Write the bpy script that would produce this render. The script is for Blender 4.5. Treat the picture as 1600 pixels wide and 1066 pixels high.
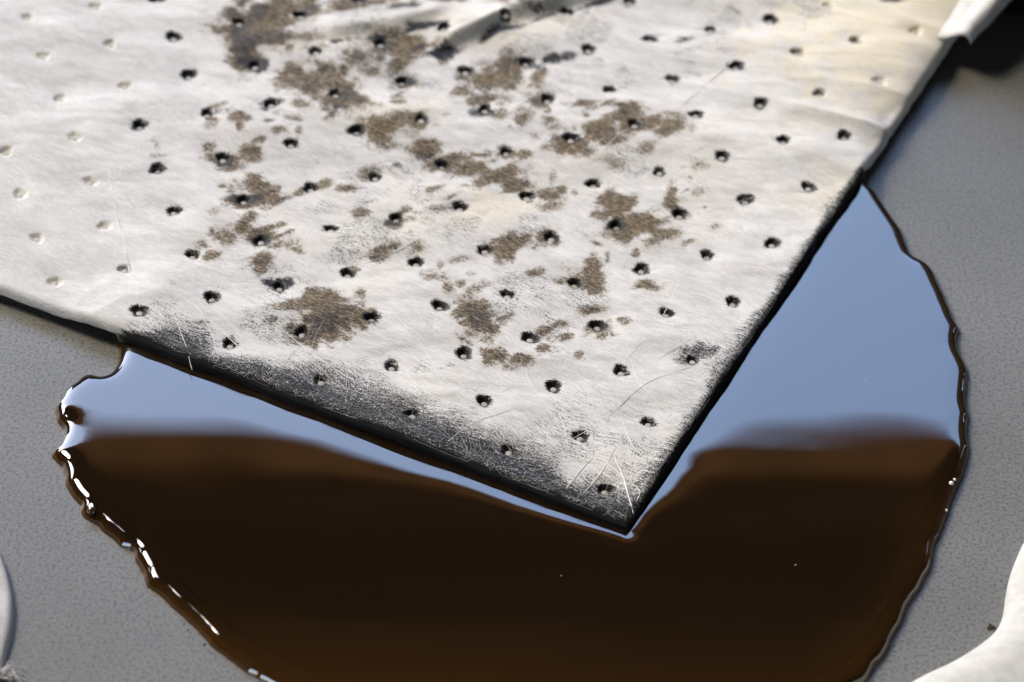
import bpy, math
import numpy as np
from mathutils import Matrix, Vector
from mathutils.geometry import delaunay_2d_cdt

for o in list(bpy.data.objects):
    bpy.data.objects.remove(o)
scene = bpy.context.scene
rng = np.random.default_rng(11)

# ------------------------------------------------------------------ units
S = 0.012            # one dimple pitch of the pad = 12 mm
PLATE = 0.0          # plate surface (in pitches)
PAD = 0.25           # top of the pad
OIL = 0.112          # oil level
# pose of the lens over the plate (metric, from the square dimple lattice)
B = np.array([[0.99814, 0.06098, 0.0], [0.04068, -0.66591, 0.74493], [0.04542, -0.74354, -0.66715]])
CAM = np.array([-0.94129, -21.83161, 21.26321 + PAD])
UW = np.array([-0.91418, 0.4053]); VW = np.array([0.4053, 0.91418])
FPX = 5130.0

def ray(x, y):
    return B @ np.array([(x - 800) / FPX, (y - 533) / FPX, 1.0])
def at(x, y, z=0.0):
    d = ray(x, y); k = (z - CAM[2]) / d[2]
    return CAM + k * d
def uvat(x, y, z=PAD):
    P = at(x, y, z)[:2]
    return np.array([P @ UW, P @ VW])
def project(X, Y, Z):
    D = np.stack([X - CAM[0], Y - CAM[1], Z - CAM[2]], -1) @ B
    return D[..., 0] / D[..., 2] * FPX + 800, D[..., 1] / D[..., 2] * FPX + 533

# ------------------------------------------------------------------ camera
cam = bpy.data.cameras.new('camera')
cam_o = bpy.data.objects.new('camera', cam)
scene.collection.objects.link(cam_o)
cam.sensor_width = 36.0; cam.sensor_fit = 'HORIZONTAL'
cam.lens = FPX / 1600 * 36.0
cam.clip_start = 0.01; cam.clip_end = 500
M = np.eye(4); M[:3, 0] = B[:, 0]; M[:3, 1] = -B[:, 1]; M[:3, 2] = -B[:, 2]
R3 = Matrix(M[:3, :3].tolist()).to_quaternion().normalized().to_matrix().to_4x4()
cam_o.matrix_world = Matrix.Translation(Vector((CAM * S).tolist())) @ R3
fp = at(800, 640, PAD) - CAM
cam.dof.use_dof = True
cam.dof.focus_distance = float(fp @ B[:, 2]) * S
cam.dof.aperture_fstop = 30
scene.camera = cam_o

# ------------------------------------------------------------------ light
SUN_EL, SUN_AZ = 41.0, -60.0      # degrees; azimuth from the view direction, negative = left
world = bpy.data.worlds.new('World'); scene.world = world; world.use_nodes = True
wn = world.node_tree.nodes; wl = world.node_tree.links; wn.clear()
wo = wn.new('ShaderNodeOutputWorld'); bg = wn.new('ShaderNodeBackground'); sk = wn.new('ShaderNodeTexSky')
sk.sky_type = 'NISHITA'; sk.sun_disc = False
sk.sun_elevation = math.radians(SUN_EL); sk.sun_rotation = math.radians(SUN_AZ)
sk.air_density = 1.0; sk.dust_density = 1.3; sk.ozone_density = 0.5
bg.inputs['Strength'].default_value = 0.15
wl.new(sk.outputs[0], bg.inputs[0]); wl.new(bg.outputs[0], wo.inputs[0])
sun = bpy.data.lights.new('sun', 'SUN'); sun.energy = 0.5; sun.angle = math.radians(22)
sun.color = (1.0, 0.90, 0.73)
sun_o = bpy.data.objects.new('sun', sun); scene.collection.objects.link(sun_o)
el, az = math.radians(SUN_EL), math.radians(SUN_AZ)
sun_dir = Vector((math.sin(az) * math.cos(el), math.cos(az) * math.cos(el), math.sin(el)))
sun_o.rotation_euler = sun_dir.to_track_quat('Z', 'Y').to_euler()
scene.view_settings.view_transform = 'Standard'; scene.view_settings.look = 'None'
scene.view_settings.gamma = 1.0; scene.view_settings.exposure = 3.08

# ------------------------------------------------------------------ helpers
def link(o, parent=None):
    scene.collection.objects.link(o)
    if parent is not None:
        o.parent = parent
    return o
def mesh_np(name, V, F, mat, parent=None, smooth=True, attrs=None, vecs=None):
    """V (n,3) in pitches, F (m,3|4) ints or list of tuples"""
    me = bpy.data.meshes.new(name)
    V = np.asarray(V, np.float32) * S
    if isinstance(F, np.ndarray):
        k = F.shape[1]
        me.vertices.add(len(V)); me.vertices.foreach_set('co', V.ravel())
        me.loops.add(F.size); me.loops.foreach_set('vertex_index', F.ravel().astype(np.int32))
        me.polygons.add(len(F)); me.polygons.foreach_set('loop_start', np.arange(0, F.size, k, dtype=np.int32))
        me.update(calc_edges=True)
    else:
        me.from_pydata(V.tolist(), [], [tuple(int(i) for i in f) for f in F]); me.update()
    if smooth:
        me.polygons.foreach_set('use_smooth', np.ones(len(me.polygons), bool))
    for k, a in (attrs or {}).items():
        at_ = me.attributes.new(k, 'FLOAT', 'POINT'); at_.data.foreach_set('value', np.asarray(a, np.float32).ravel())
    for k, a in (vecs or {}).items():
        at_ = me.attributes.new(k, 'FLOAT_VECTOR', 'POINT'); at_.data.foreach_set('vector', np.asarray(a, np.float32).ravel())
    me.materials.append(mat)
    return link(bpy.data.objects.new(name, me), parent)
def tag(o, label=None, cat=None, group=None, kind=None):
    if label: o['label'] = label
    if cat: o['category'] = cat
    if group: o['group'] = group
    if kind: o['kind'] = kind
    return o
def empty(name, loc, label, cat, group=None):
    o = bpy.data.objects.new(name, None); o.location = (np.asarray(loc) * S).tolist()
    o.empty_display_size = 0.01
    link(o); return tag(o, label, cat, group)
TAB = rng.random((8, 256, 256))
def vnoise(x, y, seed=0):
    T = TAB[seed % 8]; x = x + 37.3 * seed; y = y + 17.7 * seed
    xi = np.floor(x).astype(int); yi = np.floor(y).astype(int)
    fx = x - xi; fy = y - yi
    fx = fx * fx * fx * (fx * (fx * 6 - 15) + 10); fy = fy * fy * fy * (fy * (fy * 6 - 15) + 10)
    a = T[xi & 255, yi & 255]; b = T[(xi + 1) & 255, yi & 255]; c = T[xi & 255, (yi + 1) & 255]; d = T[(xi + 1) & 255, (yi + 1) & 255]
    return (a + (b - a) * fx) * (1 - fy) + (c + (d - c) * fx) * fy - 0.5
def fbm(x, y, seed=0, o=4, g=0.5):
    s = 0; a = 1
    for k in range(o):
        s = s + a * vnoise(x, y, seed + k); x = x * 2.03; y = y * 2.03; a *= g
    return s
def sstep(a, b, x):
    t = np.clip((x - a) / (b - a), 0, 1); return t * t * (3 - 2 * t)

class NT:
    def __init__(self, name):
        self.m = bpy.data.materials.new(name); self.m.use_nodes = True
        self.t = self.m.node_tree; self.n = self.t.nodes; self.n.clear()
        self.out = self.n.new('ShaderNodeOutputMaterial'); self.p = self.n.new('ShaderNodeBsdfPrincipled')
        self.t.links.new(self.p.outputs[0], self.out.inputs[0])
    def put(self, sock, v):
        if v is None: return
        if hasattr(v, 'links') or hasattr(v, 'is_linked'): self.t.links.new(v, sock)
        else: sock.default_value = v
    def math(self, op, a, b=None, c=None, clamp=False):
        n = self.n.new('ShaderNodeMath'); n.operation = op; n.use_clamp = clamp
        for i, v in enumerate((a, b, c)): self.put(n.inputs[i], v)
        return n.outputs[0]
    def noise(self, vec, scale, detail=2, rough=0.5, dist=0.0):
        n = self.n.new('ShaderNodeTexNoise'); self.put(n.inputs['Vector'], vec)
        n.inputs['Scale'].default_value = scale; n.inputs['Detail'].default_value = detail
        n.inputs['Roughness'].default_value = rough; n.inputs['Distortion'].default_value = dist
        return n.outputs['Fac']
    def mapping(self, vec, rot=0, sc=(1, 1, 1), loc=(0, 0, 0)):
        n = self.n.new('ShaderNodeMapping'); self.put(n.inputs['Vector'], vec)
        n.inputs['Rotation'].default_value = (0, 0, rot); n.inputs['Scale'].default_value = sc; n.inputs['Location'].default_value = loc
        return n.outputs[0]
    def mix(self, f, a, b):
        n = self.n.new('ShaderNodeMix'); n.data_type = 'RGBA'
        self.put(n.inputs[0], f)
        for i, v in ((6, a), (7, b)):
            self.put(n.inputs[i], v if hasattr(v, 'links') or hasattr(v, 'is_linked') else (*v, 1))
        return n.outputs[2]
    def ramp(self, f, lo, hi):
        n = self.n.new('ShaderNodeMapRange'); n.interpolation_type = 'SMOOTHSTEP'
        self.put(n.inputs[0], f); n.inputs[1].default_value = lo; n.inputs[2].default_value = hi
        return n.outputs[0]
    def attr(self, name, vec=False):
        n = self.n.new('ShaderNodeAttribute'); n.attribute_name = name
        return n.outputs['Vector' if vec else 'Fac']
    def coord(self):
        n = self.n.new('ShaderNodeTexCoord'); return n.outputs['Object']
    def bump(self, h, strength, dist):
        n = self.n.new('ShaderNodeBump'); self.put(n.inputs['Height'], h)
        n.inputs['Strength'].default_value = strength; n.inputs['Distance'].default_value = dist
        self.t.links.new(n.outputs[0], self.p.inputs['Normal'])
    def set(self, **k):
        for a, v in k.items():
            key = a.replace('_', ' ')
            if isinstance(v, tuple): v = (*v, 1)
            self.put(self.p.inputs[key], v)
        return self.m

# ------------------------------------------------------------------ materials
def mat_plate():
    m = NT('grey_painted_metal'); c = m.coord()
    fine = m.noise(c, 5200, 3, 0.65); mid = m.noise(c, 420, 3, 0.6); big = m.noise(c, 22, 3, 0.6)
    col = m.mix(m.ramp(big, .35, .65), (.118, .113, .092), (.166, .161, .142))
    col = m.mix(m.math('MULTIPLY', m.ramp(fine, .38, .66), .6), col, (.22, .218, .205))
    col = m.mix(m.math('MULTIPLY', m.ramp(m.noise(c, 2600, 3, .7), .46, .64), .8), col, (.060, .058, .048))
    speck = m.ramp(m.noise(c, 900, 1, .5), .70, .76)
    patch = m.ramp(m.noise(m.mapping(c, loc=(.3, .1, 0)), 30, 2, .5), .5, .68)
    col = m.mix(m.math('MULTIPLY', m.math('MULTIPLY', speck, patch), .7), col, (.25, .17, .08))
    dark = m.ramp(m.noise(m.mapping(c, loc=(.7, .4, 0)), 700, 1, .5), .73, .79)
    col = m.mix(m.math('MULTIPLY', dark, .6), col, (.07, .065, .06))
    h = m.math('ADD', m.math('MULTIPLY', fine, .5), m.math('MULTIPLY', m.noise(c, 3300, 2, .5), .8))
    m.bump(h, .45, .00014)
    return m.set(Base_Color=col, Roughness=m.math('ADD', .29, m.math('MULTIPLY', mid, .12)), Metallic=0.0, IOR=1.5)
def mat_oil():
    m = NT('brown_used_oil'); d = m.attr('depth')
    col = m.mix(m.ramp(d, .012, .098), (.055, .024, .005), (.0100, .0054, .0024))
    return m.set(Base_Color=col, Roughness=.015, IOR=1.5, Specular_IOR_Level=1.0)
def fibre(m, co, scale=1.0):
    warp = m.n.new('ShaderNodeTexNoise'); m.put(warp.inputs['Vector'], co); warp.inputs['Scale'].default_value = 1.3 * scale
    warp.inputs['Detail'].default_value = 1
    sub = m.n.new('ShaderNodeVectorMath'); sub.operation = 'MULTIPLY_ADD'
    m.t.links.new(warp.outputs['Color'], sub.inputs[0]); sub.inputs[1].default_value = (.5, .5, 0); m.t.links.new(co, sub.inputs[2])
    w = sub.outputs[0]
    outs = []
    for k, (a, sx, sy) in enumerate(((.35, 7, 110), (1.25, 6, 85), (2.2, 7, 100), (2.9, 8, 120))):
        outs.append(m.noise(m.mapping(w, a, (sx * scale, sy * scale, 1), (k * 3.1, k * 7.7, 0)), 1.0, 2, .55))
    f = m.math('MAXIMUM', m.math('MAXIMUM', outs[0], outs[1]), m.math('MAXIMUM', outs[2], outs[3]))
    s = m.math('MULTIPLY', m.math('ADD', m.math('ADD', outs[0], outs[1]), m.math('ADD', outs[2], outs[3])), .25)
    return f, s
def mat_pad():
    m = NT('white_melt_blown_fibre'); co = m.attr('padco', True)
    f, s = fibre(m, co)
    cloud = m.noise(co, 1.6, 3, .6)
    fine = m.noise(co, 34, 3, .65)
    white = m.mix(m.ramp(f, .5, .70), (.47, .46, .445), (.66, .655, .645))
    tuft = m.noise(m.mapping(co, -.42, (3.2, 9, 1), (4, 2, 0)), 1.0, 5, .7)
    white = m.mix(m.math('MULTIPLY', m.ramp(tuft, .46, .62), .38), white, (.44, .43, .415))
    white = m.mix(m.math('MULTIPLY', m.ramp(cloud, .42, .62), .35), white, (.70, .695, .685))
    smudge = m.noise(m.mapping(co, -.42, (1.3, 4.2, 1)), 1.0, 4, .62)
    white = m.mix(m.math('MULTIPLY', m.ramp(smudge, .50, .72), .5), white, (.40, .385, .365))
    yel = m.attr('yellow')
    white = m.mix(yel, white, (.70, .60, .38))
    white = m.mix(m.math('MULTIPLY', m.ramp(m.noise(co, 62, 3, .7), .45, .62), .30), white, (.76, .755, .745))
    # tan smears
    streak = m.noise(m.mapping(co, -.42, (15, 56, 1)), 1.0, 4, .75)
    t = m.attr('tan')
    tn = m.math('ADD', m.math('MULTIPLY', m.math('SUBTRACT', fine, .5), 2.3), m.math('MULTIPLY', m.math('SUBTRACT', s, .5), 3.0))
    tm = m.ramp(m.math('ADD', m.math('MULTIPLY', t, 1.30), tn), .28, 1.0)
    tancol = m.mix(m.ramp(streak, .44, .67), (.020, .016, .011), (.33, .228, .112))
    white = m.mix(m.math('MULTIPLY', m.ramp(t, 0, .8), .48), white, (.33, .285, .22))
    col = m.mix(m.math('MULTIPLY', tm, m.math('ADD', .70, m.math('MULTIPLY', m.ramp(f, .72, .5), .26))), white, tancol)
    # black soak
    o = m.attr('oil')
    grit = m.noise(co, 70, 3, .7)
    on = m.math('ADD', m.math('MULTIPLY', m.math('SUBTRACT', grit, .5), 1.9), m.math('ADD', m.math('MULTIPLY', m.math('SUBTRACT', fine, .5), .8), m.math('MULTIPLY', m.math('SUBTRACT', .56, f), 1.9)))
    om = m.ramp(m.math('ADD', m.math('MULTIPLY', o, 1.12), on), .34, .66)
    om = m.math('MAXIMUM', om, m.ramp(o, .86, 1.0))
    col = m.mix(om, col, (.008, .0072, .0072))
    wet = m.math('MAXIMUM', om, m.math('MULTIPLY', tm, .35))
    rough = m.math('SUBTRACT', .9, m.math('MULTIPLY', om, .42))
    h = m.math('ADD', m.math('MULTIPLY', f, .8), m.math('MULTIPLY', fine, .6))
    m.bump(m.math('ADD', h, m.math('MULTIPLY', tuft, 1.4)), .30, .0003)
    m.p.inputs['Subsurface Weight'].default_value = 0.35; m.p.inputs['Subsurface Scale'].default_value = .0007
    m.p.inputs['Subsurface Radius'].default_value = (1, .95, .9)
    return m.set(Base_Color=col, Roughness=rough, IOR=1.45, Specular_IOR_Level=m.math('ADD', .10, m.math('MULTIPLY', om, .16)))
def mat_plain(name, col, rough=.8, spec=.3, noise=0.0, bump=0.0, sc=900):
    m = NT(name); c = m.coord(); n = m.noise(c, sc, 3, .6)
    cc = m.mix(m.ramp(n, .3, .7), tuple(x * (1 - noise) for x in col), tuple(min(1, x * (1 + noise)) for x in col))
    if bump: m.bump(n, bump, .0003)
    return m.set(Base_Color=cc, Roughness=rough, Specular_IOR_Level=spec)
M_PLATE = mat_plate(); M_OIL = mat_oil(); M_PAD = mat_pad()
M_SOCK = mat_plain('white_nonwoven_cloth', (.50, .49, .47), .9, .2, .08, .35, 700)
M_FIB = mat_plain('white_polymer_fibre', (.72, .71, .69), .6, .3)
M_LONG = mat_plain('bright_polymer_fibre', (.82, .815, .80), .6, .3)
M_DFIB = mat_plain('oil_stained_fibre', (.05, .042, .035), .4, .5)
M_SPOT = mat_plain('pressed_bond_point', (.42, .41, .385), .5, .5, .12, .2, 1500)
M_ROOF = mat_plain('dark_brown_board', (.035, .019, .010), .8, .2, .35, 0, 14)
M_PLANK = [mat_plain('brown_plank', c_, .8, .15, .3, 0, 14) for c_ in ((.060, .032, .016), (.014, .008, .005), (.030, .017, .008))]
M_WALL = mat_plain('tan_board', (.16, .115, .07), .9, .1, .1, 0, 8)
M_BATTEN = mat_plain('light_brown_batten', (.60, .27, .08), .7, .3, .2, 0, 30)
M_BLACK = mat_plain('plain_black', (.008, .0075, .006), .9, .1, .1)
M_GROUND = mat_plain('concrete', (.30, .28, .25), .9, .2, .15, 0, 8)
M_DIRT = mat_plain('dark_dirt', (.06, .045, .032), .9, .2, .4, .4, 2500)
def mat_bubble():
    m = NT('thin_bubble_film')
    return m.set(Base_Color=(.8, .78, .72), Roughness=.08, IOR=1.5)
M_BUB = mat_bubble()

# ------------------------------------------------------------------ setting
def box(name, lo, hi, mat, parent=None):
    lo = np.array(lo, float); hi = np.array(hi, float); b = min(.15, (hi - lo).min() * .2)
    import bmesh
    bm = bmesh.new(); bmesh.ops.create_cube(bm, size=1)
    for v in bm.verts:
        v.co = [(lo[i] if v.co[i] < 0 else hi[i]) * S for i in range(3)]
    bmesh.ops.bevel(bm, geom=bm.edges[:], offset=b * S, segments=2, affect='EDGES', profile=.5)
    me = bpy.data.meshes.new(name); bm.to_mesh(me); bm.free(); me.materials.append(mat)
    return link(bpy.data.objects.new(name, me), parent)
tag(box('metal_plate', (-42, -34, -.5), (42, 32, 0.0), M_PLATE), kind='structure')
g = 4000
tag(mesh_np('ground', [(-g, -g, -.52), (g, -g, -.52), (g, g, -.52), (-g, g, -.52)], [(0, 1, 2, 3)], M_GROUND), kind='structure')
# brown cover overhead: its edge is what the oil mirrors half way down
HR = 62.0
def mirror_hit(x, y, h):
    P = at(x, y, OIL); d = ray(x, y) * np.array([1, 1, -1]); return P + d * ((h - P[2]) / d[2])
e0 = mirror_hit(150, 664, HR); e1 = mirror_hit(1450, 676, HR)
ed = (e1 - e0) / np.linalg.norm(e1 - e0); en = np.array([ed[1], -ed[0], 0.0])   # en points back over the camera
mid = (e0 + e1) / 2
def slab(name, s0, s1, t0, t1, z0, z1, mat, parent=None):
    V = [];
    for z in (z0, z1):
        for s, t in ((s0, t0), (s1, t0), (s1, t1), (s0, t1)):
            p = mid + ed * s + en * t; V.append((p[0], p[1], z))
    return mesh_np(name, V, [(3, 2, 1, 0), (4, 5, 6, 7), (0, 1, 5, 4), (1, 2, 6, 5), (2, 3, 7, 6), (3, 0, 4, 7)], mat, parent, smooth=False)
offframe_roof = slab('offframe_roof', -42, 110, 2.4, 170, HR + 3, HR + 5, M_ROOF); tag(offframe_roof, kind='structure')
t0 = 2.4; k = 0
while t0 < 60:
    w_ = 1.5 + .8 * rng.random()
    slab('plank', -42, 110, t0, t0 + w_, HR + .4 + .5 * rng.random(), HR + 2.96, M_PLANK[k % 3], offframe_roof)
    t0 += w_ + .12; k += 1
slab('edge_batten', -42, 110, 0, 2.3, HR, HR + 4.9, M_BATTEN, offframe_roof)
mx = mid[0]  # three covers added below trim the skylight, leaving a gap for the sun
tag(slab('offframe_roof', -230, -82 - mx, 0, 170, HR + 1, HR + 5, M_ROOF), kind='structure')
tag(slab('offframe_roof', -81.9 - mx, -42.1, 42, 170, HR + 1, HR + 5, M_ROOF), kind='structure')
tag(slab('offframe_roof', -81.9 - mx, -42.1, 0, 14, HR + 1, HR + 5, M_ROOF), kind='structure')
tag(slab('added_wall', -95, 260, -150, -146, -.5, 108, M_ROOF), kind='structure')  # unseen back wall, added to block low sky light
def upright(name, p, q, th, z1, mat):
    p, q = np.array(p, float), np.array(q, float); d = (q - p) / np.linalg.norm(q - p); nrm = np.array([-d[1], d[0]]) * th
    c4 = [p, q, q + nrm, p + nrm]
    V = [(*c, z) for z in (-.5, z1) for c in c4]
    return tag(mesh_np(name, V, [(3, 2, 1, 0), (4, 5, 6, 7), (0, 1, 5, 4), (1, 2, 6, 5), (2, 3, 7, 6), (3, 0, 4, 7)], mat, smooth=False), kind='structure')
upright('added_wall', (-84, 92), (-96, -60), 3, 40, M_ROOF)  # unseen left wall, added to hold back low sky from the side
upright('added_wall', (36, 118), (71, 64), 3, 75, M_ROOF)  # this and the next: unseen, put in to darken the oil's right rim
upright('added_wall', (72, 62), (72, -60), 3, HR - .5, M_ROOF)
upright('added_wall', (-70, -75), (70, -75), -3, HR - .5, M_WALL)  # added behind the lens to cut the blue fill light

# ------------------------------------------------------------------ distance-field sheets (oil, socks)
def densify(P, step, close=False):
    P = np.asarray(P, float); out = []
    n = len(P) if close else len(P) - 1
    for i in range(n):
        a, b = P[i], P[(i + 1) % len(P)]; k = max(1, int(math.ceil(np.linalg.norm(b - a) / step)))
        for j in range(k): out.append(a + (b - a) * j / k)
    if not close: out.append(P[-1])
    return np.array(out)
def smooth_loop(P, it=2):
    for _ in range(it): P = .25 * np.roll(P, 1, 0) + .5 * P + .25 * np.roll(P, -1, 0)
    return P
def dist_loop(Q, L):
    d = np.full(len(Q), 1e9); A = L; Bb = np.roll(L, -1, 0)
    for a, b in zip(A, Bb):
        ab = b - a; t = np.clip(((Q - a) @ ab) / max(ab @ ab, 1e-12), 0, 1)
        e = Q - (a + t[:, None] * ab); d = np.minimum(d, (e * e).sum(1))
    return np.sqrt(d)
def inside(Q, L):
    c = np.zeros(len(Q), bool); A = L; Bb = np.roll(L, -1, 0)
    for (x1, y1), (x2, y2) in zip(A, Bb):
        if y1 == y2: continue
        k = ((y1 > Q[:, 1]) != (y2 > Q[:, 1])) & (Q[:, 0] < (x2 - x1) * (Q[:, 1] - y1) / (y2 - y1) + x1); c ^= k
    return c
def sheet_points(L, rings, gstep, extra=None):
    pts = [L]
    T = np.roll(L, -1, 0) - np.roll(L, 1, 0); T /= np.linalg.norm(T, axis=1)[:, None]
    area = .5 * np.sum(L[:, 0] * np.roll(L[:, 1], -1) - L[:, 1] * np.roll(L[:, 0], -1))
    N = np.stack([-T[:, 1], T[:, 0]], 1) * (1 if area > 0 else -1)
    for r in rings:
        Q = L + N * r; k = inside(Q, L); Q = Q[k]
        Q = Q[dist_loop(Q, L) > r * .86]; pts.append(Q)
    lo, hi = L.min(0), L.max(0)
    gx, gy = np.meshgrid(np.arange(lo[0], hi[0], gstep), np.arange(lo[1], hi[1], gstep))
    Q = np.stack([gx.ravel(), gy.ravel()], 1); Q += rng.uniform(-.2, .2, Q.shape) * gstep
    if extra is not None: Q = np.vstack([Q, extra])
    Q = Q[inside(Q, L)]; Q = Q[dist_loop(Q, L) > (rings[-1] + gstep * .5 if rings else gstep * .5)]
    pts.append(Q); return pts
def triangulate(pts):
    A = np.vstack(pts); n = len(pts[0])
    vs, es, fs, ov, oe, of = delaunay_2d_cdt([Vector(p) for p in A.tolist()], [(i, (i + 1) % n) for i in range(n)], [], 1, 1e-6)
    V = np.array([tuple(v) for v in vs]); F = np.array([f for f in fs if len(f) == 3], int)
    a = V[F[:, 1]] - V[F[:, 0]]; b = V[F[:, 2]] - V[F[:, 0]]
    fl = (a[:, 0] * b[:, 1] - a[:, 1] * b[:, 0]) < 0; F[fl] = F[fl][:, ::-1]
    return V, F

# ------------------------------------------------------------------ oil puddle
LEFT = [(1352, 288)]
left_px = [(185, 505), (185.3, 531.5), (186, 545), (187.5, 552.5), (185.3, 566), (180, 578), (171, 587), (163.5, 592), (154.5, 593.8), (148.5, 589.5), (141, 588.5), (130.5, 590.8),
 (121.5, 596), (118.5, 602), (109.5, 606.5), (100.5, 612.6), (96, 618.5), (93.8, 627.6), (87, 635), (84.8, 642.6), (88.5, 651.6), (89, 659), (96, 667.5), (98.3, 675), (96, 684), (94.5, 693),
 (90, 702.8), (80.3, 707.3), (82.5, 715.5), (90, 724.5), (97.5, 730.5), (100.5, 744), (102, 759), (108, 769.6), (117, 784.6), (126, 792), (125.3, 801), (130.5, 810), (144, 816.5), (154.4, 822),
 (162, 833), (178.8, 844.4), (186.3, 853.8), (195.7, 857.6), (207, 862), (210.7, 876.3), (222, 893), (223.8, 904.5), (229.4, 917.6), (238.8, 923), (250, 932.6), (261.3, 942), (278, 958), (287, 966),
 (300, 979), (314, 993), (327.6, 1010), (354.6, 1028.5), (381.6, 1050.5), (415, 1068), (470, 1105), (560, 1150), (680, 1185), (820, 1200), (980, 1195), (1130, 1170), (1250, 1130)]
right_px = [(1352.5, 288.5), (1356, 296), (1367.5, 303.5), (1373.5, 312.5), (1382.5, 324.5), (1390, 338), (1396, 347), (1403.5, 356), (1409.5, 365), (1414, 381.6), (1420, 392), (1425, 401), (1426, 406), (1441, 411.6),
 (1451.5, 420), (1460, 431), (1475.4, 461.4), (1480.5, 478), (1492, 503.7), (1500.7, 519), (1497.3, 532.4), (1499, 556), (1512.6, 581), (1514, 600), (1510, 625.5), (1512.6, 642), (1516.5, 654),
 (1512.6, 667.5), (1511.8, 684), (1514.8, 705), (1512.6, 720), (1508, 735), (1506.6, 745.6), (1500, 757), (1487, 787), (1478.8, 817.5), (1470, 838), (1462, 858), (1453.5, 895), (1435, 925.5), (1424.7, 939),
 (1411, 969.4), (1397.7, 999.8), (1384, 1025), (1370.7, 1040), (1353.8, 1066)]
back_px = [(230, 470), (330, 380), (480, 300), (700, 235), (900, 205), (1100, 205), (1250, 235), (1330, 265)]
loop_px = left_px + right_px[::-1] + back_px[::-1]
L0 = np.array([at(x, y, 0)[:2] for x, y in loop_px])
L = smooth_loop(densify(L0, .02, True), 1)
# contact line catches on the grain of the paint
T = np.roll(L, -1, 0) - np.roll(L, 1, 0); T /= np.linalg.norm(T, axis=1)[:, None]; Nn = np.stack([-T[:, 1], T[:, 0]], 1)
L = smooth_loop(L + Nn * (fbm(L[:, 0] * 6, L[:, 1] * 6, 3, 4, .6) * .017)[:, None], 1)
RINGS = [.004, .009, .015, .022, .031, .042, .055, .07, .088, .11, .135, .165, .2, .25, .31, .38]
def pad_dist(Q):
    """distance outward from the pad's two dry edges"""
    u = Q @ UW; v = Q @ VW; a = -.37 - u; b = -.31 - v
    return np.where((a > 0) & (b > 0), np.hypot(np.maximum(a, 0), np.maximum(b, 0)), np.maximum(a, b))
# finer points along the pad edge, where the surface dips
ex = []
for d in np.arange(-.05, .75, .035):
    for s in np.arange(-.4, 6.2, .05): ex.append(UW * s + VW * (-.31 - d))
    for s in np.arange(-.4, 6.4, .05): ex.append(UW * (-.37 - d) + VW * s)
ex = np.array(ex) + rng.uniform(-.006, .006, (len(ex), 2))
pts = sheet_points(L, RINGS, .085, ex)
V2, F2 = triangulate(pts)
# capillary profile: lap(w) = w / lam^2 with w = OIL on the contact line, solved on the mesh
LAM = .042
def capillary(V, F, nb):
    n = len(V); ei = []; ej = []; ew = []; area = np.zeros(n)
    for k in range(3):
        i, j, o = F[:, k], F[:, (k + 1) % 3], F[:, (k + 2) % 3]
        a = V[i] - V[o]; b = V[j] - V[o]; cr = np.abs(a[:, 0] * b[:, 1] - a[:, 1] * b[:, 0]) + 1e-12
        ei.append(i); ej.append(j); ew.append(np.clip(.5 * (a * b).sum(1) / cr, -.2, 20)); area += np.bincount(i, cr / 6, n)
    ei, ej, ew = map(np.concatenate, (ei, ej, ew)); M_ = area / LAM ** 2
    dg = np.bincount(ei, ew, n) + np.bincount(ej, ew, n) + M_
    free = np.arange(n) >= nb
    def A(x): return dg * x - np.bincount(ei, ew * x[ej], n) - np.bincount(ej, ew * x[ei], n)
    w = np.where(free, 0, 1.0); r = np.where(free, -A(w), 0); x = np.zeros(n); zz = r / dg; p_ = zz.copy(); rz = r @ zz
    for it in range(400):
        Ap = np.where(free, A(p_), 0); al = rz / (p_ @ Ap); x += al * p_; r -= al * Ap
        zz = r / dg; rn = r @ zz
        if rn < 1e-16: break
        p_ = zz + (rn / rz) * p_; rz = rn
    return w + x
def oil_dip(Q):
    pd = pad_dist(Q); lam = .125 + .03 * vnoise(Q[:, 0] * 1.1, Q[:, 1] * 1.1, 5)
    wob = 1 + .5 * vnoise(Q[:, 0] * 2.2, Q[:, 1] * 2.2, 6)
    return .0016 * fbm(Q[:, 0] * .55 + 4, Q[:, 1] * .9, 2, 2) - .0085 * wob * np.exp(-np.maximum(pd, 0) / lam)
dl = dist_loop(V2, L)
fade = sstep(.02, .35, dl)
Z2 = OIL * (1 - capillary(V2, F2, len(L)))
def oil_z(Q):
    k = np.argmin(((V2 - Q[0]) ** 2).sum(1)); return [Z2[k]]
puddle = empty('oil_puddle', (0, 0, 0), 'glossy dark brown pool of used oil with wavy rim on grey metal', 'oil puddle')
surf = mesh_np('oil_surface', np.c_[V2, Z2 + .0015], F2, M_OIL, puddle, attrs={'depth': Z2 * (1 - .55 * sstep(-.6, -3.2, V2[:, 1]) - .40 * sstep(1.8, .2, dl) * sstep(1.5, 3.5, V2[:, 0]) * sstep(1.5, -.5, V2[:, 1]))})
vn = np.zeros(len(V2) * 3, np.float32); surf.data.vertices.foreach_get('normal', vn); vn = vn.reshape(-1, 3)
eps = 1e-3
gx = (oil_dip(V2 + [eps, 0]) - oil_dip(V2 - [eps, 0])) / (2 * eps); gy = (oil_dip(V2 + [0, eps]) - oil_dip(V2 - [0, eps])) / (2 * eps)
nn = np.stack([vn[:, 0] / vn[:, 2] - gx * fade, vn[:, 1] / vn[:, 2] - gy * fade, np.ones(len(gx))], 1); nn /= np.linalg.norm(nn, axis=1)[:, None]
co_ = np.c_[V2, Z2 + .0015 + oil_dip(V2) * fade].astype(np.float32) * S
surf.data.vertices.foreach_set('co', co_.ravel()); surf.data.update()
surf.data.normals_split_custom_set_from_vertices(nn.tolist())
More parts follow.
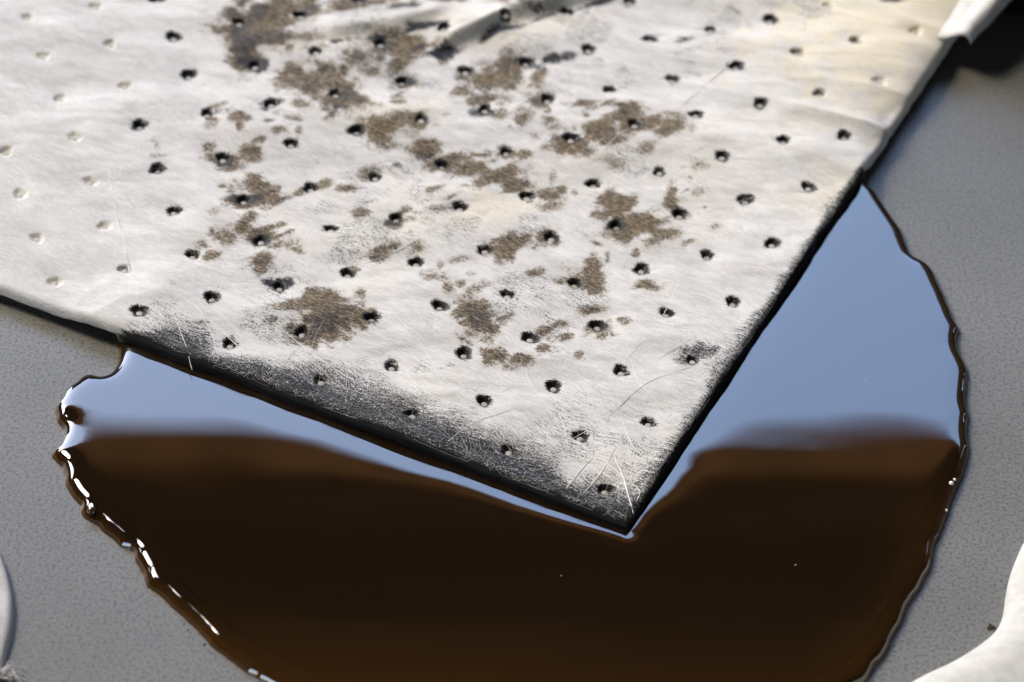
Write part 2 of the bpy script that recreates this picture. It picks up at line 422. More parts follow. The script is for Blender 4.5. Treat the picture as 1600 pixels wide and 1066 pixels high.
def dome(name, c, r, h, mat, parent, nseg=12):
    V = [(c[0], c[1], c[2] + h)]; F = []
    for k, a in enumerate((.35, .65, .88, 1.0)):
        for s in range(nseg):
            t = 2 * math.pi * s / nseg; q = math.sin(a * math.pi / 2)
            V.append((c[0] + r * q * math.cos(t), c[1] + r * q * math.sin(t), c[2] + h * math.cos(a * math.pi / 2)))
    for s in range(nseg):
        F.append((0, 1 + s, 1 + (s + 1) % nseg))
        for k in range(3):
            a = 1 + k * nseg; b = a + nseg; F.append((a + s, b + s, b + (s + 1) % nseg, a + (s + 1) % nseg))
    return mesh_np(name, V, F, mat, parent)
for x, y, r in ((1487, 753, .026), (1492, 746, .02), (1479, 791, .02), (287, 962, .012), (293, 971, .012), (318, 994, .018), (330, 1008, .012)):
    P = at(x, y, OIL); z = oil_z(P[None, :2])[0]
    dome('air_bubble', (P[0], P[1], z - .002), r, r * .8, M_BUB if x > 1000 else M_OIL, puddle)
P = at(143, 797, .1); z = oil_z(P[None, :2])[0]
dome('oil_bead', (P[0], P[1], z), .045, .05, M_OIL, puddle, 20)

# ------------------------------------------------------------------ the pad
UMIN, VMIN = -.385, -.325
us = np.concatenate([np.arange(UMIN, 9.35, .0145), np.arange(9.4, 26, .35)])
vs = np.concatenate([np.arange(VMIN, 9.45, .0145), np.arange(9.5, 26, .35)])
nu, nv = len(us), len(vs)
U, Vv = np.meshgrid(us, vs, indexing='ij')
# edges are not cut dead straight
du = .018 * fbm(Vv * 1.3, Vv * 0 + 2, 1, 4, .6)
dv = .016 * fbm(U * 1.3, U * 0 + 9, 4, 4, .6)
Ue = U + du * np.exp(-(U - UMIN) / .35); Ve = Vv + dv * np.exp(-(Vv - VMIN) / .35)
X = Ue * UW[0] + Ve * VW[0]; Y = Ue * UW[1] + Ve * VW[1]
PX, PY = project(X, Y, np.full_like(X, PAD))

Zr = .055 * fbm(X * .34, Y * .95, 0, 2) + .026 * fbm(X * 1.0, Y * 2.6, 2, 3) + .0055 * fbm(X * 4, Y * 9, 4, 2)
# long shallow wrinkles, stronger away from the soaked corner
wr = np.abs(fbm(X * .22 + 3, Y * .95 + .25 * X, 5, 2))
Zr += .10 * (.35 - wr) * sstep(2.5, 6.5, Vv + .35 * U)
rightw = np.abs(fbm(X * .35 + 8, Y * 1.5 + .3 * X, 6, 2)); Zr += .10 * (.3 - rightw) * sstep(4.5, 6.5, Vv) * sstep(3.2, 1.4, U)
# ripples towards the dry edge
wl_ = np.abs(fbm(U * 1.4, Vv * .55 + .5 * U, 7, 2)); Zr += .11 * (.3 - wl_) * sstep(4.3, 5.6, U) * sstep(1.8, .3, Vv)
Zr += .11 * sstep(4.8, 8.5, Vv) * sstep(2.5, -.3, U)           # lifts off the plate at the far right
Zr += .02 * np.exp(-(((U - .35) / .35) ** 2 + ((Vv - 5.45) / .3) ** 2))
Zr -= .115 * sstep(4.9, 6.0, U) * sstep(2.2, 0, Vv)            # droops to the plate where it leaves the oil
Zr -= .13 * np.exp(-(U - UMIN) / .22) * sstep(5.3, 6.1, Vv)
# the fold near the far edge: sheet stands up along a line and drops sharply on its near side
def seg_side(x0, y0, x1, y1):
    dx, dy = x1 - x0, y1 - y0; l = math.hypot(dx, dy)
    t = ((PX - x0) * dx + (PY - y0) * dy) / l; s = ((PX - x0) * dy - (PY - y0) * dx) / l
    return t / l, s          # s > 0 : upper side in the picture
oil_line = np.zeros_like(X)
def fold(x0, y0, x1, y1, amp, width=34, bow=0.0):
    global Zr, oil_line
    t, s = seg_side(x0, y0, x1, y1); s = s + bow * np.sin(np.pi * np.clip(t, 0, 1)) + 7 * vnoise(PX / 42, PY / 42, 1)
    w = sstep(-.08, .12, t) * sstep(1.1, .85, t)
    Zr = Zr + amp * w * np.where(s > 0, np.exp(-np.maximum(s - 16, 0) / width) * sstep(0, 16, s), 0)
    oil_line = np.maximum(oil_line, w * np.exp(-((s + 3) / np.maximum(2, 5.5 + 9 * vnoise(PX / 36, PY / 22, 3))) ** 2) * (.62 + .9 * vnoise(PX / 24, PY / 24, 4)))
fold(690, 84, 975, -6, .12, 48, -6)
fold(505, 68, 700, 36, .06, 45, 2)

Zr = np.where(Zr < -.02, -.02 - .025 * np.tanh((-.02 - Zr) / .025), Zr)
# stains, and warm bounce light painted in yellow -----------------------------------------------------------
tan = np.zeros_like(X); oil = np.zeros_like(X); yel = np.zeros_like(X)
def blob(arr, cx, cy, rx, ry, k=1.0, soft=.75, rot=-8):
    m = 2.0 * max(rx, ry)
    sel = (abs(PX - cx) < m) & (abs(PY - cy) < m)
    if not sel.any(): return
    x = PX[sel] - cx; y = PY[sel] - cy; a = math.radians(rot)
    xr = x * math.cos(a) + y * math.sin(a); yr = -x * math.sin(a) + y * math.cos(a)
    r = np.hypot(xr / rx, yr / ry) + .9 * fbm(PX[sel] / 26, PY[sel] / 15, 1, 3, .6)
    arr[sel] = np.maximum(arr[sel], k * (1 - sstep(1 - soft, 1 + soft, r)))
TAN = [(412, 38, 58, 36, 1.15), (385, 86, 26, 24, 1.1), (440, 20, 40, 18, 1), (475, 122, 34, 20, 1), (533, 150, 30, 28, 1.05), (505, 135, 26, 14, .8), (585, 112, 22, 10, .7), (560, 95, 28, 9, .7),
 (632, 72, 46, 15, .95), (620, 100, 24, 22, .9), (632, 130, 24, 12, .9), (545, 15, 60, 9, .9), (700, 5, 60, 8, .9), (800, 3, 40, 6, .8), (770, 122, 38, 26, 1), (792, 102, 26, 18, 1), (760, 156, 26, 10, .9), (733, 114, 18, 9, .85),
 (842, 118, 14, 22, .8), (848, 160, 18, 14, .85), (815, 192, 13, 14, .75), (600, 205, 24, 18, .95), (625, 186, 30, 10, .8), (656, 188, 20, 14, .9), (662, 232, 26, 11, .95), (700, 248, 34, 11, 1), (735, 262, 26, 12, .95),
 (780, 272, 40, 13, 1), (803, 282, 22, 12, .95), (788, 237, 20, 9, .9), (985, 180, 26, 16, 1), (1000, 200, 34, 14, 1), (1042, 206, 26, 11, .9), (936, 205, 26, 16, 1), (890, 228, 40, 13, .95), (916, 165, 24, 6, .8),
 (958, 222, 22, 6, .8), (1050, 305, 11, 20, .85), (1064, 330, 16, 9, .85), (956, 314, 30, 20, 1), (996, 350, 52, 18, 1.05), (1040, 362, 30, 12, .85), (856, 302, 18, 10, .9), (878, 292, 10, 6, .8), (808, 374, 40, 18, 1.05),
 (792, 394, 16, 14, .95), (848, 368, 24, 14, 1), (388, 240, 20, 13, .95), (395, 284, 24, 16, .95), (386, 310, 40, 12, 1), (424, 305, 14, 14, .8), (392, 338, 12, 9, .8), (366, 186, 16, 10, .8), (384, 190, 12, 7, .75), (434, 206, 16, 7, .7),
 (404, 372, 28, 15, .95), (378, 358, 16, 11, .85), (412, 402, 20, 13, .85), (330, 400, 14, 8, .75), (498, 474, 34, 20, 1), (506, 504, 54, 26, 1.1), (560, 498, 26, 14, 1), (460, 478, 22, 10, .8), (745, 498, 30, 30, 1.15),
 (770, 552, 19, 13, 1), (820, 561, 20, 9, .9), (848, 545, 11, 9, .85), (905, 432, 18, 22, .85), (926, 428, 18, 26, .95), (920, 404, 16, 8, .75), (926, 484, 24, 8, .85), (836, 421, 16, 9, .85), (720, 441, 12, 6, .8),
 (676, 428, 22, 11, .75), (602, 389, 26, 10, .8), (588, 398, 8, 9, .8), (655, 385, 13, 9, .8), (848, 516, 16, 9, .85), (884, 526, 11, 7, .75), (545, 291, 16, 8, .7), (622, 344, 32, 8, .8), (575, 268, 14, 9, .7), (1020, 375, 24, 9, .7), (455, 110, 26, 14, .85), (505, 112, 24, 12, .8), (560, 165, 24, 14, .8), (590, 95, 26, 14, .8), (360, 250, 26, 14, .8), (350, 370, 24, 12, .7), (430, 385, 22, 12, .7), (600, 60, 40, 10, .8),
 (1100, 260, 14, 6, .5), (938, 510, 20, 12, .8), (580, 310, 14, 5, .55), (690, 322, 26, 7, .6), (870, 200, 14, 6, .6), (1060, 190, 12, 8, .6), (330, 240, 12, 6, .5), (470, 60, 30, 10, .7), (300, 545, 16, 7, .4), (720, 470, 14, 5, .5)]
for b in TAN: blob(tan, *b)
br = np.random.default_rng(77)
for q in range(240):
    b = TAN[br.integers(len(TAN))]
    blob(tan, b[0] + br.normal(0, 34), b[1] + br.normal(0, 16), br.uniform(5, 19), br.uniform(3, 9), br.uniform(.4, .85), .8, br.uniform(-25, 15))
for q in range(110):
    b = TAN[br.integers(len(TAN))]
    blob(oil, b[0] + br.normal(0, 22), b[1] + br.normal(0, 11), br.uniform(5, 18), br.uniform(2, 5), br.uniform(.3, .6), .9, br.uniform(-30, 10))
for q in range(60):
    blob(oil, br.uniform(230, 1150), br.uniform(20, 620), br.uniform(6, 22), br.uniform(2, 5), br.uniform(.15, .38), .9, br.uniform(-35, 10))
for b in [(400, 100, 22, 10, .8), (388, 74, 26, 14, .6), (395, 28, 44, 22, .52), (440, 55, 34, 14, .48), (375, 55, 18, 30, .55), (390, 94, 20, 11, .65), (470, 130, 30, 12, .42), (540, 150, 22, 16, .55), (510, 505, 44, 16, .55), (745, 498, 26, 24, .5), (470, 112, 20, 8, .5), (530, 170, 18, 8, .6), (632, 126, 18, 7, .8), (856, 92, 20, 7, .95), (838, 100, 16, 8, .9), (770, 178, 16, 8, .7), (885, 88, 14, 6, .7),
          (690, 84, 24, 9, .9), (600, 75, 16, 8, .6), (556, 92, 18, 5, .5), (1075, 62, 20, 5, .6), (1020, 58, 18, 6, .6), (490, 520, 24, 8, .6), (660, 243, 18, 6, .5), (350, 246, 18, 9, .9), (436, 447, 22, 14, .9),
          (420, 165, 20, 9, .8), (380, 308, 26, 9, .75), (1092, 548, 34, 14, .62), (1075, 560, 22, 10, .6), (1405, 2, 28, 7, 1.1), (1418, -6, 30, 9, 1.1), (612, 345, 16, 6, .6), (470, 28, 20, 6, .6), (752, 176, 16, 9, .7),
          (505, 10, 40, 6, .5), (640, 20, 60, 5, .6), (820, 20, 30, 8, .6)]:
    blob(oil, *b)
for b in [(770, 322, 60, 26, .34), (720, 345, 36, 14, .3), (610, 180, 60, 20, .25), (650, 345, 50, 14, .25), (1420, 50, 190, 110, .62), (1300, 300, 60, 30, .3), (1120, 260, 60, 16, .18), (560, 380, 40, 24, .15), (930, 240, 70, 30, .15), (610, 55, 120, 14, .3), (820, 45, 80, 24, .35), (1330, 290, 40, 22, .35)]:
    blob(yel, *b, soft=.9)  # the large far-right patch paints warm bounce light as a yellow tint
oil = np.maximum(oil, 1.0 * oil_line)
# soak creeping in from the edges that lie in the oil
eL = Vv - VMIN; eR = U - UMIN
n1 = fbm(U * 1.1, Vv * 1.1, 3, 4, .55); n2 = fbm(U * 2.3 + 4, Vv * 2.3, 0, 4, .6)
wL = 1.2 * (.46 + .30 * np.exp(-((U - 3.1) / .9) ** 2) + .30 * sstep(1.2, -.3, U) + .60 * n1) * sstep(5.1, 4.2, U)
wR = (.13 + .16 * n2 + .20 * sstep(1.3, -.3, Vv) + .16 * np.exp(-((Vv - 2.0) / .3) ** 2) + .10 * np.exp(-((Vv - 2.6) / .35) ** 2)) * sstep(5.7, 5.2, Vv)
sL = np.where(wL > .02, 1 - eL / np.maximum(wL, .02), 0); sR = np.where(wR > .02, 1 - eR / np.maximum(wR, .02), 0)
s_ = np.clip(np.maximum(sL, sR), 0, 1)
oil = np.maximum(oil, np.minimum(.74, .10 + .85 * np.clip(sL, 0, 1)) * sstep(0, .12, sL))
oil = np.maximum(oil, np.minimum(.52, .10 + .7 * np.clip(sR, 0, 1)) * sstep(0, .12, sR))
n3 = fbm(U * 1.7 + 9, Vv * 1.7 + 3, 6, 4, .62)
oil = np.maximum(oil, .40 * sstep(-.05, .45, n3) * sstep(2.6, .3, eL) * sstep(5.2, 3.8, U))
oil = np.maximum(oil, .36 * sstep(.0, .5, n3 + .3 * n1) * sstep(6.6, 5, U) * sstep(.4, 1.2, U))
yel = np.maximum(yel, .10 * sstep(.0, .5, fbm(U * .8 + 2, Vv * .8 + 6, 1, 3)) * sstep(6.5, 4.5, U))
rim = np.maximum(sstep(np.maximum(.045 + .05 * n2, .018), .008, eL) * sstep(5.15, 4.9, U), sstep(np.maximum(.028 + .05 * n1, .016), .006, eR) * sstep(5.65, 5.5, Vv))
oil = np.maximum(oil, rim * 1.0)
soak = oil * (s_ > 0)
# dimples ------------------------------------------------------------
CLEAN = lambda x, y: x < 200 and not (185 < x < 235 and 180 < y < 500)
dimples = []
jr = np.random.default_rng(5)
for j in range(0, 36):
    for i in range(-18, 26):
        u0 = i + j / 2; v0 = j / 2
        if u0 < -.2 or v0 < -.1 or u0 > 9.2 or v0 > 9.3: continue
        u0 += jr.normal(0, .012); v0 += jr.normal(0, .012)
        x, y = project(*(np.array([*(UW * u0 + VW * v0), PAD])))
        dimples.append((u0, v0, float(x), float(y)))
iu = lambda a: int(np.searchsorted(us, a)); iv = lambda a: int(np.searchsorted(vs, a))
spots = []
for (u0, v0, x, y) in dimples:
    a0, a1, b0, b1 = iu(u0 - .4), iu(u0 + .4), iv(v0 - .4), iv(v0 + .4)
    if a1 - a0 < 3 or b1 - b0 < 3: continue
    sl = (slice(a0, a1), slice(b0, b1))
    du_, dv_ = U[sl] - u0, Vv[sl] - v0
    ang = np.arctan2(dv_, du_); ph = jr.uniform(0, 6.28, 3)
    wig = 1 + .10 * np.sin(2 * ang + ph[0]) + .08 * np.sin(3 * ang + ph[1]) + .05 * np.sin(5 * ang + ph[2])
    r = np.hypot(du_, dv_) / wig
    clean = x < 198 and not (y > 470 and x > 200) or (x > 1215 and y < 60) or (x > 1335 and y < 90) or (x > 1360 and y < 140)
    half = (x > 1220 and y < 150) and not clean
    if 185 < x < 200 and y > 400: clean = False; half = True
    D = .030 if clean else jr.uniform(.038, .055)
    ro = .09 if clean else jr.uniform(.068, .092)
    prof = 1 - sstep(.032, ro, r)
    base = Zr[sl].copy(); c0 = Zr[iu(u0), iv(v0)]
    Zr[sl] = base - D * prof - (.02 * np.exp(-(r / .22) ** 2))
    k = .12 if clean else (.5 if half else .84)
    if not clean:
        R0 = jr.uniform(.038, .066) * (1 if not half else .8)
        o = k * (1 - sstep(R0, R0 + .075, r)) 
        oil[sl] = np.maximum(oil[sl], o)
        # a smear to one side
        aa = jr.uniform(0, 6.28); q = np.hypot(du_ - .05 * math.cos(aa), dv_ - .05 * math.sin(aa)) / wig
        oil[sl] = np.maximum(oil[sl], k * jr.uniform(.35, .7) * (1 - sstep(.02, jr.uniform(.05, .15), q)))
    else:
        yel[sl] = np.maximum(yel[sl], .3 * (1 - sstep(.03, .11, r)))
    oil[sl] *= .35 + .65 * sstep(.015, .035, r); spots.append((u0, v0, c0 - D - .02, clean))
# rounded shoulder at the cut edges
ee = np.minimum(eL, eR); rr = .07
Zr -= rr * (1 - np.sqrt(np.clip(1 - np.clip(1 - ee / rr, 0, 1) ** 2, 0, 1)))
Zt = PAD + Zr
idx = np.arange(nu * nv).reshape(nu, nv)
F = np.stack([idx[:-1, :-1], idx[:-1, 1:], idx[1:, 1:], idx[1:, :-1]], -1).reshape(-1, 4)
padco = np.stack([U, Vv, np.zeros_like(U)], -1).reshape(-1, 3)
pad = empty('sorbent_pad', (0, 0, 0), 'large white dimpled sorbent pad, oil stained, its corner lying in the oil', 'sorbent pad')
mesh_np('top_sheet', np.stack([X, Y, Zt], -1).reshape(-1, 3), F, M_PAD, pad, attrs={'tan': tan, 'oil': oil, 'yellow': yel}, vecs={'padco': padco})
# cut edge and underside
ib = [(i, 0) for i in range(nu - 1, -1, -1)] + [(0, j) for j in range(1, nv)]
bi = np.array(ib); bx, by, bz = X[bi[:, 0], bi[:, 1]], Y[bi[:, 0], bi[:, 1]], Zt[bi[:, 0], bi[:, 1]]
s = np.concatenate([[0], np.cumsum(np.hypot(np.diff(bx), np.diff(by)))])
outn = np.where((bi[:, 1] == 0)[:, None], -VW, -UW)
corner = nu - 1
for k in range(-4, 5): outn[corner + k] = (-VW * (4 - k) - UW * (4 + k)) / 8; 
outn = outn / np.linalg.norm(outn, axis=1)[:, None]
wetL = sstep(5.25, 4.9, U[bi[:, 0], bi[:, 1]]); wetR = sstep(5.75, 5.45, Vv[bi[:, 0], bi[:, 1]])
wet = np.where(bi[:, 1] == 0, wetL, wetR)
VE = []; OE = []; CE = []
prof = [(0, 0.0), (.006, -.03), (.004, -.06), (-.002, -.085), (-.03, -.105), (-.6, -.10)]
for k, (o_, dz) in enumerate(prof):
    nz = .012 * fbm(s * 3.5, s * 0 + k * 5, k, 4, .65) * (k > 0)
    low = np.maximum(bz + dz, OIL - .03) if dz < -.05 else bz + dz
    low = bz + dz * np.where(wet > .5, 1 + .35 * (k >= 2), .38)
    VE.append(np.stack([bx + outn[:, 0] * (o_ + nz), by + outn[:, 1] * (o_ + nz), low + nz * .3], 1))
    OE.append(np.maximum(np.clip(oil[bi[:, 0], bi[:, 1]], 0, 1), wet * (1.0 if k > 0 else .9)))
    CE.append(np.stack([s + .5 * k, np.full_like(s, dz * 6 + 20), np.zeros_like(s)], 1))
n = len(s); ix = np.arange(n * len(prof)).reshape(len(prof), n)
FE = np.stack([ix[:-1, :-1], ix[1:, :-1], ix[1:, 1:], ix[:-1, 1:]], -1).reshape(-1, 4)
OEa = np.concatenate(OE)
mesh_np('cut_edge', np.concatenate(VE), FE, M_PAD, pad, attrs={'tan': OEa * 0, 'oil': OEa, 'yellow': OEa * 0 + .1}, vecs={'padco': np.concatenate(CE)})
q = [(UMIN + .6, VMIN + .6), (25.5, VMIN + .6), (25.5, 25.5), (UMIN + .6, 25.5)]
uz = OIL + .004
mesh_np('underside', [(*(UW * a + VW * b), uz) for a, b in q], [(0, 1, 2, 3)], M_SOCK, pad, smooth=False)
# pressed spots at the bottom of the dimples
spot_me = {}
for (u0, v0, z0, clean) in spots:
    key = 'clean' if clean else 'oily'
    P = UW * u0 + VW * v0
    if key not in spot_me:
        o = dome('bond_spot', (0, 0, 0), .034, .010, M_SPOT, pad, 12); spot_me[key] = o.data
    else:
        o = link(bpy.data.objects.new('bond_spot', spot_me[key]), pad)
    o.location = (P[0] * S, P[1] * S, (PAD + z0 - .003) * S)

# loose fibres --------------------------------------------------------
def surf_z(u, v):
    a = np.clip(np.searchsorted(us, u), 0, nu - 1); b = np.clip(np.searchsorted(vs, v), 0, nv - 1)
    return Zt[a, b], oil[a, b], X[a, b], Y[a, b]
def tubes(lines, rad, sides=3):
    """lines (n,k,3), rad (n,) -> one mesh's verts and quads"""
    n_, k_, _ = lines.shape
    t = np.gradient(lines, axis=1); t /= np.linalg.norm(t, axis=2)[..., None] + 1e-9
    side = np.cross(t, np.array([0, 0, 1.0])); side /= np.linalg.norm(side, axis=2)[..., None] + 1e-9
    up = np.cross(side, t)
    taper = np.sin(np.linspace(.25, math.pi - .25, k_)) ** .5
    rr_ = rad[:, None] * taper[None]
    Vs = []
    for a in range(sides):
        th = 2 * math.pi * a / sides + math.pi / 2
        Vs.append(lines + (side * math.cos(th) + up * math.sin(th)) * rr_[..., None])
    Vx = np.stack(Vs, 2)                       # n,k,sides,3
    ix = np.arange(n_ * k_ * sides).reshape(n_, k_, sides)
    Fx = [np.stack([ix[:, :-1, a], ix[:, 1:, a], ix[:, 1:, (a + 1) % sides], ix[:, :-1, (a + 1) % sides]], -1).reshape(-1, 4) for a in range(sides)]
    return Vx.reshape(-1, 3), np.concatenate(Fx)
def make_fibres(n, lenr, radr, zo, weight_soak, seed, k=8):
    r = np.random.default_rng(seed)
    m = n * 6
    u = r.uniform(UMIN + .03, 9, m); v = r.uniform(VMIN + .03, 9, m)
    if weight_soak:
        o = soak[np.clip(np.searchsorted(us, u), 0, nu - 1), np.clip(np.searchsorted(vs, v), 0, nv - 1)]; keep = r.random(m) < np.clip(1.2 * o, 0, 1)
    else:
        keep = np.ones(m, bool)
    px, py = project(*np.stack([u * UW[0] + v * VW[0], u * UW[1] + v * VW[1], np.full(m, PAD)]))
    keep &= (px > -40) & (px < 1640) & (py > -30)
    u, v = u[keep][:n], v[keep][:n]; n = len(u)
    ang = 5.0 * fbm(u * .5, v * .5, 2, 2) + r.normal(0, 1.5, n) + .4; curv = r.normal(0, 1.8, n)
    ln = r.uniform(*lenr, n); st = ln / (k - 1)
    UU = np.zeros((n, k)); VV = np.zeros((n, k)); UU[:, 0] = u; VV[:, 0] = v
    for q in range(1, k):
        UU[:, q] = UU[:, q - 1] + st * np.cos(ang); VV[:, q] = VV[:, q - 1] + st * np.sin(ang); ang = ang + curv * st + r.normal(0, .10, n)
    UU = np.clip(UU, UMIN + .012, 9.3); VV = np.clip(VV, VMIN + .012, 9.3)
    z = surf_z(UU, VV)[0]
    zs = z.copy(); zs[:, 1:-1] = np.maximum(z[:, 1:-1], (z[:, :-2] + z[:, 2:]) / 2)
    zs += r.uniform(*zo, (n, 1))
    Ls = np.stack([UU * UW[0] + VV * VW[0], UU * UW[1] + VV * VW[1], zs], -1)
    return tubes(Ls, r.uniform(*radr, n))
Va, Fa = make_fibres(2600, (.08, .5), (.0006, .0014), (.0001, .002), True, 21)
Vb, Fb = make_fibres(90, (.3, 1.2), (.0009, .0016), (-.0005, .0005), False, 22, 10)
tag(mesh_np('loose_fibre', np.concatenate([Va, Vb]), np.concatenate([Fa, Fb + len(Va)]), M_FIB, pad), kind='stuff')
Vd, Fd = make_fibres(60, (.06, .3), (.0012, .003), (.001, .006), True, 23)
tag(mesh_np('oily_fibre', Vd, Fd, M_DFIB, pad), kind='stuff')
def catmull(P, k):
    P = np.asarray(P, float); P = np.vstack([2 * P[0] - P[1], P, 2 * P[-1] - P[-2]]); out = []
    n_ = len(P) - 3
    for t in np.linspace(0, n_ - 1e-6, k):
        i = int(t); f_ = t - i; a, b, c, d = P[i:i + 4]
        out.append(.5 * (2 * b + (c - a) * f_ + (2 * a - 5 * b + 4 * c - d) * f_ ** 2 + (3 * b - a - 3 * c + d) * f_ ** 3))
    return np.array(out)
LONG = [([(960, 715), (975, 745), (983, 775), (990, 797)], .011), ([(975, 745), (955, 728), (940, 716)], .008), ([(984, 750), (1000, 765), (995, 780)], .007), ([(983, 770), (1000, 768)], .006),
        ([(168, 255), (178, 320), (195, 380), (205, 440), (218, 480)], .007), ([(45, 110), (80, 150), (100, 190), (130, 250)], .006), ([(0, 235), (40, 270), (70, 320)], .007),
        ([(230, 430), (300, 480), (350, 520), (420, 585)], .007), ([(885, 760), (905, 735), (925, 712)], .007), ([(690, 600), (760, 640), (840, 700)], .006), ([(1090, 590), (1130, 560), (1160, 545)], .006),
        ([(940, 590), (1010, 570), (1080, 530)], .004), ([(640, 560), (700, 600), (760, 650), (800, 700)], .005),
        ([(270, 490), (290, 540), (300, 570)], .006), ([(330, 480), (400, 540), (470, 580)], .006), ([(1100, 330), (1200, 300), (1290, 300)], .006), ([(930, 250), (960, 220), (985, 205)], .006), ([(1060, 170), (1130, 110), (1190, 60)], .006),
        ([(560, 560), (640, 610), (720, 670)], .005), ([(600, 480), (660, 540), (690, 600)], .005), ([(880, 690), (950, 650), (1010, 600), (1090, 570)], .006), 
        ([(820, 610), (870, 640), (890, 700)], .005), ([(980, 560), (1030, 500), (1060, 440)], .005), ([(300, 470), (330, 520), (340, 560)], .005), ([(420, 500), (500, 560), (560, 600)], .006), ([(700, 690), (740, 660), (800, 640)], .005),
        ([(900, 780), (940, 735), (960, 700)], .006), ([(1010, 720), (985, 690), (970, 650)], .005), ([(1040, 640), (1000, 600), (985, 560)], .005), ([(520, 420), (600, 400), (680, 360)], .005), ([(860, 640), (830, 600), (820, 570)], .005)]
for P, rad in LONG:
    q = catmull(P, 16); uvq = np.array([uvat(x, y) for x, y in q])
    z, _, _, _ = surf_z(uvq[:, 0], uvq[:, 1]); z = np.convolve(np.pad(z, 2, 'edge'), np.ones(5) / 5, 'valid') + rad * .3
    Vl, Fl = tubes(np.stack([uvq[:, 0] * UW[0] + uvq[:, 1] * VW[0], uvq[:, 0] * UW[1] + uvq[:, 1] * VW[1], z], -1)[None], np.array([rad * .62]), 5)
    mesh_np('long_fibre', Vl, Fl, M_LONG, pad)

# ------------------------------------------------------------------ white puffy pads around
def puffy(name, outline, H, Rr, label, seed, cat='sorbent sock'):
    Lp = smooth_loop(densify(outline, .05, True), 22)
    P = sheet_points(Lp, [.006, .02, .045, .08, .13, .19, .27, .36], .11); V, Fp = triangulate(P)
    d = dist_loop(V, Lp); t = np.clip(d / Rr, 0, 1)
    z = H * np.sqrt(np.clip(1 - (1 - t) ** 2, 0, 1)) * (1 + .22 * fbm(V[:, 0] * .8, V[:, 1] * .8, seed, 3)) + .012 * fbm(V[:, 0] * 5, V[:, 1] * 5, seed + 1, 3) * t
    o = mesh_np(name, np.c_[V, z + .002], Fp, M_SOCK)
    tag(o, label, cat); return o
RP = [(1640, 790), (1602, 832), (1587, 868), (1577, 895), (1573, 922), (1571.6, 952), (1563, 973), (1550, 990), (1526, 1005), (1499, 1023), (1472, 1040), (1441, 1048), (1411, 1065), (1392, 1090), (1400, 1140), (1450, 1210), (1540, 1270), (1680, 1310), (1900, 1320), (2200, 1270), (2500, 1170), (2640, 1060), (2660, 960), (2560, 890), (2360, 880), (2100, 890), (1920, 850), (1800, 790), (1710, 765)]
puffy('sorbent_sock', [at(x, y, .12)[:2] for x, y in RP], .30, .5, 'puffy white sorbent sock bulging beside the curved right shore of the oil', 1)
LP = [(-40, 800), (0, 858), (10, 882), (18.6, 915), (23, 942), (23, 973), (15, 1003), (8, 1030), (3, 1052), (-12, 1085), (-50, 1130), (-130, 1180), (-260, 1200), (-420, 1170), (-520, 1080), (-540, 960), (-470, 850), (-340, 780), (-200, 760), (-100, 770)]
lw = puffy('sorbent_sheet', [at(x, y, .05)[:2] for x, y in LP], .085, .07, 'white sorbent sheet with frayed wisps lying on bare grey plate', 2, 'sorbent sheet')
WV = []; WF = []; nb = 0
for k in range(26):
    a = rng.uniform(-5, 10); b = rng.uniform(1050, 1066); l_ = rng.uniform(14, 38); c = rng.normal(0, 7)
    Q = catmull([(a, b), (a + l_ * .5, b - 4 + c * .6), (a + l_, b - 3 + rng.normal(0, 6))], 9)
    ln = np.array([at(x, y, 0) for x, y in Q]); ln[:, 2] = .02 + .06 * np.sin(np.linspace(0, 3, 9)) * rng.random()
    Vl, Fl = tubes(ln[None], np.array([rng.uniform(.003, .008)]), 4); WV.append(Vl); WF.append(Fl + nb); nb += len(Vl)
tag(mesh_np('frayed_fibre', np.concatenate(WV), np.concatenate(WF), M_FIB, lw), kind='stuff')

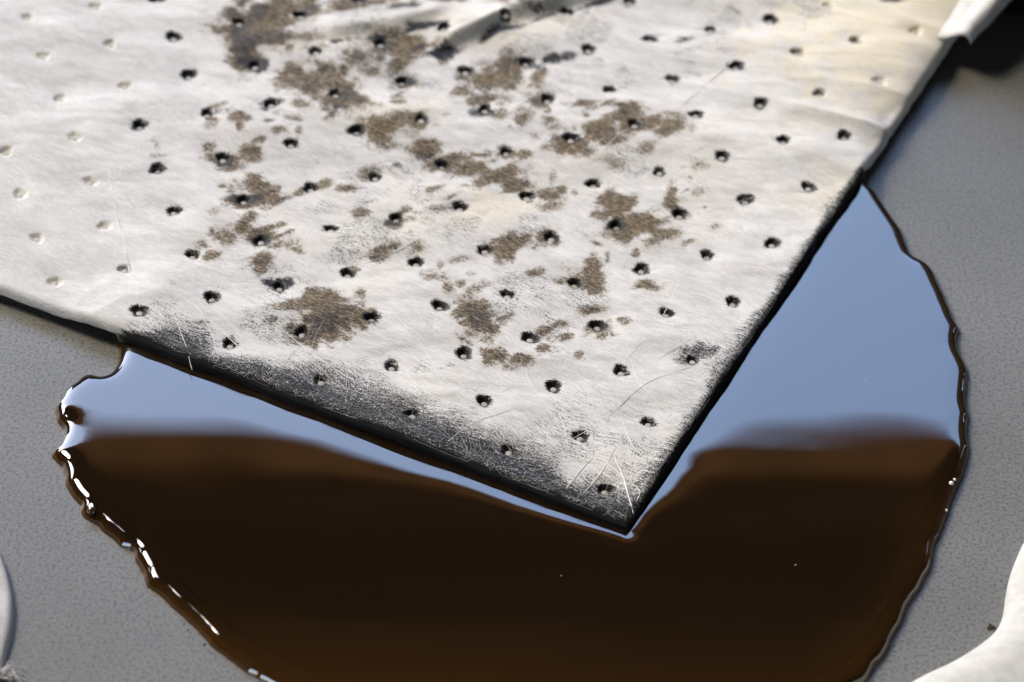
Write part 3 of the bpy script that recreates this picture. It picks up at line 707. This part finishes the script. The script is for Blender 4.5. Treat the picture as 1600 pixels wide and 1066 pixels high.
# curled white sheet behind the pad's far right edge, and the black block beyond it
def curl():
    A = at(1478, 62, .30); Bq = at(1600, -110, .5)
    ax = (Bq - A); ln = np.linalg.norm(ax); ax /= ln
    sd = np.cross(ax, [0, 0, 1.0]); sd /= np.linalg.norm(sd)       # to the right / near side
    cs = catmull([(-.5, -.30), (-.3, -.22), (-.12, -.10), (.02, -.02), (.14, .08), (.25, .17), (.36, .20), (.46, .15), (.50, .05)], 40)
    nl = 40; V = []; 
    for th in (0, -.06):
        for k in range(nl):
            t = k / (nl - 1); w = .55 + .75 * t
            for (a, b) in cs:
                p = A + ax * ln * (t * 1.25) + sd * (a * w + .05 * fbm(np.array(t * 6), np.array(a * 2), 3, 2)) + np.array([0, 0, (b + th) * w + .03 * float(fbm(np.array(t * 5 + 2), np.array(a * 3), 5, 2)) + .05])
                V.append(p)
    m_ = len(cs); ix = np.arange(2 * nl * m_).reshape(2, nl, m_); Fq = []
    for a, fl in ((0, 0), (1, 1)):
        q = np.stack([ix[a, :-1, :-1], ix[a, 1:, :-1], ix[a, 1:, 1:], ix[a, :-1, 1:]], -1).reshape(-1, 4)
        Fq.append(q if not fl else q[:, ::-1])
    for e in (ix[:, :, 0], ix[:, :, -1][::-1], ix[:, 0, :][::-1], ix[:, -1, :]):
        Fq.append(np.stack([e[0, :-1], e[1, :-1], e[1, 1:], e[0, 1:]], -1))
    o = mesh_np('sorbent_sheet', np.array(V), np.concatenate(Fq), M_SOCK)
    return tag(o, 'thin white sorbent sheet with curled lip beside the black block', 'sorbent sheet')
curl()
b0 = at(1572, 30, 0)  # guessed block that blackens the far-right corner
bl = box('black_block', (b0[0] - .2, b0[1], 0.001), (b0[0] + 9, b0[1] + 4, 1.5), M_BLACK)
tag(bl, 'plain black block standing on the plate behind the pad', 'block')
# crumb of dirt on the plate
c = at(1548, 980, 0)
def crumb(c, r, seed):
    import bmesh
    bm = bmesh.new(); bmesh.ops.create_icosphere(bm, subdivisions=3, radius=1)
    for v in bm.verts:
        n_ = 1 + .9 * float(fbm(np.array(v.co.x * 1.7 + 5), np.array(v.co.y * 1.7 + v.co.z), seed, 3))
        v.co = Vector((v.co.x * r * n_, v.co.y * r * n_ * .8, max(v.co.z, -.3) * r * .6 * n_)) * S
    me = bpy.data.meshes.new('dirt_crumb'); bm.to_mesh(me); bm.free(); me.materials.append(M_DIRT)
    o = link(bpy.data.objects.new('dirt_crumb', me)); o.location = (c[0] * S, c[1] * S, r * .18 * S); return o
tag(crumb(c, .036, 3), 'dark crumb of dirt on the plate beside puffy white sock', 'dirt')

# dust afloat on the oil
for x, y, r in ((1243, 883, .008), (877, 900, .007), (1350, 595, .008)):
    o = crumb(at(x, y, OIL), r, 5); o.name = 'dust_speck'; o.data.name = 'dust_speck'; o.data.materials[0] = M_SPOT
    o.location.z = (OIL + .004) * S
    tag(o, 'tiny pale dust speck floating on the dark brown oil' if y > 700 else 'tiny dust speck on the oil where it mirrors blue sky', 'dust', 'dust specks afloat on the oil')
